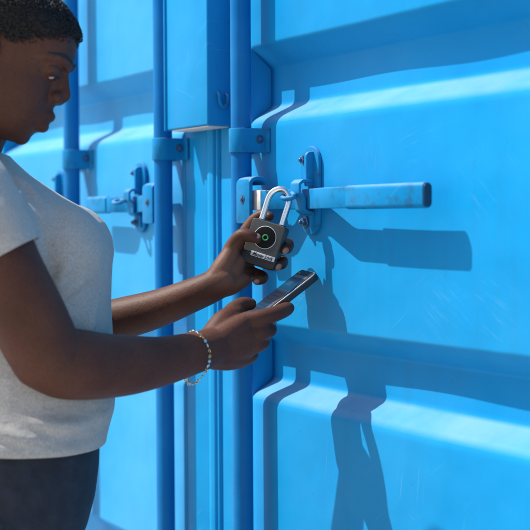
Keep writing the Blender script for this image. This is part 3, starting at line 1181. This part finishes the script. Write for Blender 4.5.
finger([Lm[3], P(253, 273, 1.955), P(263.0, 276.5, 1.946), P(262.0, 279.5, 1.925), P(256.5, 281, 1.915)], [0.0105, 0.0094, 0.0085, 0.0079, 0.0066])
# ---- right hand round the phone
Rw = P(208, 349, 1.8100)
Rm = [P(247, 321, 1.8405), P(251, 335, 1.8390), P(247, 348, 1.8405), P(238, 359, 1.8423)]
for q, r in zip(Rm, (0.0145, 0.0150, 0.0145, 0.0130)):
    body.add(sweep([Rw, Rw * 0.5 + q * 0.5, q], [0.0230, 0.0205, r], 5, 16))
body.add(sweep([P(214, 357, 1.8249), P(228, 359, 1.8395), P(240, 360, 1.8532)], [0.019, 0.0175, 0.013], 5, 16))
body.add(sweep([P(212, 338, 1.8239), P(224, 322, 1.8456), P(236, 314, 1.8653)], [0.0195, 0.0185, 0.0150], 5, 16))
body.add(sweep([P(226, 335, 1.8326), P(240, 328, 1.8472), P(250, 322, 1.8550)], [0.020, 0.020, 0.014], 5, 16))
finger([P(224, 324, 1.8456), P(233, 311, 1.8659), P(243, 304.5, 1.8806), P(250.5, 304, 1.8870)], [0.0165, 0.0135, 0.0118, 0.0096])
finger([Rm[0], P(262, 317.5, 1.8410), P(275, 314, 1.8490), P(285, 309.8, 1.8650), P(288.5, 308, 1.8770)], [0.0145, 0.0128, 0.0120, 0.0112, 0.0095])
finger([Rm[1], P(262, 332, 1.8430), P(269, 330.5, 1.8580), P(268, 326, 1.8850), P(258, 321, 1.8960)], [0.0148, 0.0126, 0.0115, 0.0108, 0.0085])
finger([Rm[2], P(258, 344.5, 1.8470), P(263, 342, 1.8630), P(260, 337, 1.8890), P(250, 332, 1.8990)], [0.0142, 0.0122, 0.0112, 0.0104, 0.0082])
finger([Rm[3], P(247, 358, 1.8545), P(252, 354.5, 1.8690), P(250, 347, 1.8890), P(242, 341, 1.8942)], [0.0128, 0.0112, 0.0102, 0.0094, 0.0076])

bm_ = remeshed("body", body, 0.0022, 7)
link_mesh("body", bm_, SKIN, person)


def nail(c, along, out, w=0.0048, l=0.0062, lift=0.0):
    along = np.asarray(along, float); along /= np.linalg.norm(along)
    out = np.asarray(out, float); out = out - along * (out @ along); out /= np.linalg.norm(out)
    side = np.cross(along, out)
    part("fingernail", MB().add(ellipsoid(np.asarray(c) + out * lift, [side * w, along * l, out * 0.0016], 16, 8)), NAIL, person, None, 180)


def nail_px(x, y, d, dx, dy, out, lift, w=0.0048, l=0.0060):
    nail(P(x, y, d), IR * dx - IU * dy, out, w, l, lift)


nail_px(284.5, 250.2, 1.920, -0.55, 0.75, IT + 0.25 * IR - 0.2 * IU, 0.0062)
nail_px(277.6, 266.3, 1.916, -0.6, 0.7, IT + 0.2 * IR - 0.25 * IU, 0.0060)
nail_px(256.2, 281.2, 1.915, -0.9, 0.35, IT - 0.2 * IU, 0.0054, 0.0042, 0.0052)
nail_px(256.5, 238.3, 1.8975, 0.93, 0.35, IT * 0.75 + IU * 0.65, 0.0060, 0.0048, 0.0056)

# eyes
for s_ in (-1, 1):
    ey = part("eye", MB().add(ellipsoid(HD(-15.0, 43.8, s_ * 28.5), [h_f * 0.0110, h_u * 0.0080, h_s * 0.0105])), EYEW, person, None, 180)
    part("iris", MB().add(ellipsoid(HD(-5.0, 41.5, s_ * 28.5), [h_f * 0.0022, h_u * 0.0055, h_s * 0.0055])), EYED, ey, None, 180)
    lid = MB().add(sweep([HD(-8, 43, s_ * 17), HD(-3.4, 44, s_ * 24), HD(-3.4, 44, s_ * 32), HD(-9, 42.5, s_ * 42)], [0.0015, 0.0026, 0.0026, 0.0015], 5, 10))
    part("eyelid", lid, SKIN, ey, None, 180)
    part("eyelash", MB().add(sweep([HD(-6, 41.5, s_ * 18), HD(0.0, 41.5, s_ * 25), HD(0.0, 41.0, s_ * 33), HD(-8, 40.5, s_ * 43)], [0.0006, 0.0009, 0.0009, 0.0006], 5, 6)), HAIRM, ey, None, 180)
    part("eyebrow", MB().add(sweep([HD(6.6, 67, s_ * 9), HD(5.4, 71, s_ * 21), HD(-3.4, 72.5, s_ * 37), HD(-20, 68, s_ * 51)], [0.0016, 0.0024, 0.0022, 0.0010], 5, 8)), HAIRM, person, None, 180)

# hair: cropped curls over the skull
hs = MB()
hair_rows = [r for r in HEAD if r[0] >= 18]
hm = MB().add(loft([head_ring(u, ff - (34 if u < 60 else max(0, (104 - u)) * 0.5 + 0), fb, w, grow=(4 if u < 60 else 6)) for u, ff, fb, w in hair_rows]))
# keep only what lies behind the hairline
hv = []
hme = remeshed("hair", hm, 0.004, 3)
bmh = bmesh.new()
bmh.from_mesh(hme)
kill = []
fringe = []
for v in bmh.verts:
    d = np.array(v.co) - h_o
    f_, u_ = d @ h_f * 1000, d @ h_u * 1000
    line = -62 + max(0, u_ - 62) * 1.55 if u_ < 104 else 40
    if f_ > line or (u_ < 62 and f_ > -108):
        kill.append(v)
        gap = min(f_ - line, 99) if u_ >= 62 else 99
        if 0 < gap < 16 and u_ < 112 and rng.random() < 0.75 * (1 - gap / 16):
            fringe.append((np.array(v.co), np.array(v.normal)))
bmesh.ops.delete(bmh, geom=kill, context='VERTS')
co = [np.array(v.co) for v in bmh.verts]
no = [np.array(v.normal) for v in bmh.verts]
bmh.to_mesh(hme)
bmh.free()
base_v = [tuple(v.co) for v in hme.vertices]
base_f = [tuple(p.vertices) for p in hme.polygons]
hair = MB()
hair.add((base_v, base_f))
n0 = len(co)
co += [q - n_ * 0.0045 for q, n_ in fringe]
no += [n_ for q, n_ in fringe]
pick = rng.choice(n0, size=min(5200, n0), replace=False)
pick = np.r_[pick, np.arange(n0, len(co))]
for i in pick:
    n_ = no[i]
    a_, b_2 = frame_from(n_)
    R_ = rng.uniform(0.0016, 0.0030)
    ph0 = rng.uniform(0, 6.28)
    pts = []
    for k in range(5):
        th = ph0 + k * 1.15
        pts.append(co[i] + n_ * (-0.001 + 0.0015 * k) + (a_ * math.cos(th) + b_2 * math.sin(th)) * R_)
    hair.add(sweep(pts, [0.0007] * 5, 1, 4, caps=False))
me = bpy.data.meshes.new("hair")
me.from_pydata([tuple(map(float, v)) for v in hair.v], [], hair.f)
me.update()
link_mesh("hair", me, HAIRM, person, 180)

# t-shirt
sh = MB()
sh.add(loft([torso_ring(*r) for r in TORSO[1:]]))
S_HEM = P(3, 257, 1.617)
sl_dir = P(27, 316, 1.618) - P(-12, 240, 1.618)
sl_dir /= np.linalg.norm(sl_dir)
L_HEM = P(28, 274, 1.963)
sl2 = P(42, 300, 1.975) - P(10, 245, 1.950)
sl2 /= np.linalg.norm(sl2)
# shoulders
sh.add(sweep([T(-42, 178, -0.11), T(-44, 167, -0.06), T(-46, 160, 0), T(-44, 167, 0.06), T(-42, 178, 0.11)], [0.058, 0.052, 0.045, 0.052, 0.058], 6, 24))
# bust
sh.add(ellipsoid(T(64, 252, -0.058), [IR * 0.066, IU * 0.070, VIEW * 0.064]))
sh.add(ellipsoid(T(64, 252, 0.052), [IR * 0.066, IU * 0.070, VIEW * 0.060]))


def fold(pts, r, lift=-0.002):
    sh.add(sweep([near_surface(x, y, lift) for x, y in pts], [r * 0.35] + [r] * (len(pts) - 2) + [r * 0.35], 6, 12))


fold([(106, 266), (90, 277), (74, 291), (60, 308)], 0.009, 0.001)
fold([(40, 402), (62, 410), (84, 412), (108, 408)], 0.009)
fold([(2, 407), (30, 417), (60, 424), (98, 421)], 0.009)
fold([(-10, 423), (20, 431), (50, 435), (82, 434), (106, 430)], 0.009)
fold([(-20, 394), (0, 401), (20, 403)], 0.009)
fold([(40, 204), (45, 222), (50, 244), (56, 268)], 0.011, 0.004)
fold([(30, 186), (34, 205), (40, 228)], 0.010, 0.003)
fold([(92, 340), (98, 322), (102, 300)], 0.008)
fold([(14, 174), (34, 186), (54, 202)], 0.008, 0.004)
fold([(60, 318), (76, 312), (96, 304)], 0.007, 0.0)
fold([(70, 282), (80, 262), (92, 246)], 0.008, 0.006)
sme = remeshed("t_shirt", sh, 0.0042, 9)
bms = bmesh.new()
bms.from_mesh(sme)


def cut(center, normal, keep):
    """slice the cloth open at a hem; keep() limits the slice to one part of the garment"""
    c_, n_ = Vector(center), Vector(normal)
    faces = [f for f in bms.faces if keep(np.array(f.calc_center_median()))]
    geom = list({e for f in faces for e in f.edges}) + list({v for f in faces for v in f.verts}) + faces
    bmesh.ops.bisect_plane(bms, geom=geom, plane_co=c_, plane_no=n_, clear_outer=True, clear_inner=False)


cut(T(0, 441), -UP - 0.03 * IR, lambda q: True)
cut(T(-30, 141), UP * 0.95 + IR * 0.36, lambda q: q[2] > T(0, 190)[2])
bms.to_mesh(sme)
bms.free()


def sleeve(pts, rad, seg=64, n=14):
    """open tube of cloth, gathered a little towards the hem"""
    c_, r_ = catmull(pts, rad, n)
    tg = np.gradient(c_, axis=0)
    tg /= np.linalg.norm(tg, axis=1)[:, None]
    a_, b_ = frame_from(tg[0])
    v, f = [], []
    m = len(c_)
    for i in range(m):
        a_ = a_ - tg[i] * (a_ @ tg[i]); a_ /= np.linalg.norm(a_)
        b_ = np.cross(tg[i], a_)
        t = i / (m - 1)
        for k in range(seg):
            th = 2 * math.pi * k / seg
            w = 0.0016 * math.sin(3 * th + 2.0 * t + 0.6) + 0.0007 * math.sin(7 * th - 5.0 * t) * t + 0.0012 * math.sin(9 * t + 2 * th) * (1 - t)
            if t > 0.985:
                w += 0.0004
            v.append(c_[i] + (a_ * math.cos(th) + b_ * math.sin(th)) * (r_[i, 0] + w))
    for i in range(m - 1):
        for k in range(seg):
            j = (k + 1) % seg
            f.append((i * seg + k, i * seg + j, (i + 1) * seg + j, (i + 1) * seg + k))
    return v, f


SLV = [([P(-60, 182, 1.72), P(-48, 186, 1.675), R_SH + IU * 0.004, P(-16, 226, 1.62), P(-5, 243, 1.616), S_HEM], [0.052, 0.061, 0.0665, 0.0610, 0.0570, 0.0550]),
       ([P(-48, 186, 1.86), P(-40, 190, 1.88), P(-18, 205, 1.925), P(10, 245, 1.950), L_HEM], [0.052, 0.060, 0.062, 0.054, 0.050])]
shirt_mb = MB()
shirt_mb.add(([tuple(v.co) for v in sme.vertices], [tuple(p.vertices) for p in sme.polygons]))
for pts_, rad_ in SLV:
    shirt_mb.add(sleeve(pts_, rad_))
old = sme
sme = shirt_mb.mesh("t_shirt")
bpy.data.meshes.remove(old)
sme.polygons.foreach_set('use_smooth', [True] * len(sme.polygons))
so = link_mesh("t_shirt", sme, SHIRT, person)
so['label'] = "heather grey short-sleeved t-shirt"
m_ = so.modifiers.new("cloth", 'SOLIDIFY')
m_.thickness = 0.0022
m_.offset = -1


# trousers and shoes
tr = MB()
tr.add(loft([torso_ring(y, xf, xb, w) for y, xf, xb, w in ((426, 100, -86, 0.146), (444, 98, -90, 0.150), (470, 97, -98, 0.160), (500, 93, -104, 0.168), (530, 85, -102, 0.170), (560, 72, -92, 0.160))]))
hip = T(-6, 525)
for s_ in (-1, 1):
    h0 = hip + VIEW * s_ * 0.088
    f0 = np.array([hip[0], hip[1], 0.0]) + VIEW * s_ * 0.095
    k0 = h0 * 0.5 + f0 * 0.5 + RIGHT0 * 0.03
    tr.add(sweep([h0, h0 * 0.6 + k0 * 0.4, k0, k0 * 0.5 + f0 * 0.5 + np.array([0, 0, 0.01]), np.array([f0[0], f0[1], 0.085])], [0.098, 0.088, 0.064, 0.058, 0.052], 8, 28))
    mbx = MB()
    a0 = np.array([f0[0], f0[1], 0.0])
    mbx.add(sweep([a0 - RIGHT0 * 0.055 + [0, 0, 0.034], a0 + [0, 0, 0.045], a0 + RIGHT0 * 0.07 + [0, 0, 0.036], a0 + RIGHT0 * 0.15 + [0, 0, 0.027]], [0.033, 0.043, 0.036, 0.026], 6, 20))
    mbx.add(sweep([a0 + [0, 0, 0.045], a0 + [0, 0, 0.095]], [0.04, 0.04], 6, 20))
    sm = remeshed("shoe", mbx, 0.005, 4)
    low = min(v.co.z for v in sm.vertices)
    for v in sm.vertices:
        v.co.z = max(v.co.z - low - 0.004, 0.001)
    link_mesh("shoe", sm, SHOE, person)
tme = remeshed("trousers", tr, 0.006, 6)
link_mesh("trousers", tme, DENIM, person)

# bracelet
bp = [P(194, 330.5, 1.800), P(203, 337.5, 1.768), P(209, 349, 1.758), P(209.5, 361, 1.762), P(205, 373, 1.775), P(197, 382, 1.795), P(189, 383.5, 1.815), P(183.5, 372, 1.838), P(183, 352, 1.842), P(187, 336, 1.828), P(194, 330.5, 1.800)]
pc, _ = catmull(bp, [0] * len(bp), 24)
seglen = np.r_[0, np.cumsum(np.linalg.norm(np.diff(pc, axis=0), axis=1))]
nl = 34
br = MB()
for i in range(nl):
    s0 = (i + 0.5) / nl * seglen[-1]
    q = np.array([np.interp(s0, seglen, pc[:, k]) for k in range(3)])
    q2 = np.array([np.interp(min(s0 + 0.002, seglen[-1]), seglen, pc[:, k]) for k in range(3)])
    t_ = q2 - q
    t_ /= np.linalg.norm(t_)
    a_, b2_ = frame_from(t_)
    kind = i % 4
    ax = a_ if i % 2 else (a_ * 0.5 + b2_ * 0.85)
    if kind == 1:
        br.add(ellipsoid(q, [a_ * 0.0021, b2_ * 0.0021, t_ * 0.0028], 12, 8), 2)
    else:
        br.add(torus(q, ax, 0.0025, 0.0007, 16, 6), 0 if kind in (0, 3) else 1)
me = br.mesh("bracelet")
bo = link_mesh("bracelet", me, [GOLD, SILV, TURQ], person, 180)
bo['label'] = "thin gold and silver chain bracelet with pale blue beads"
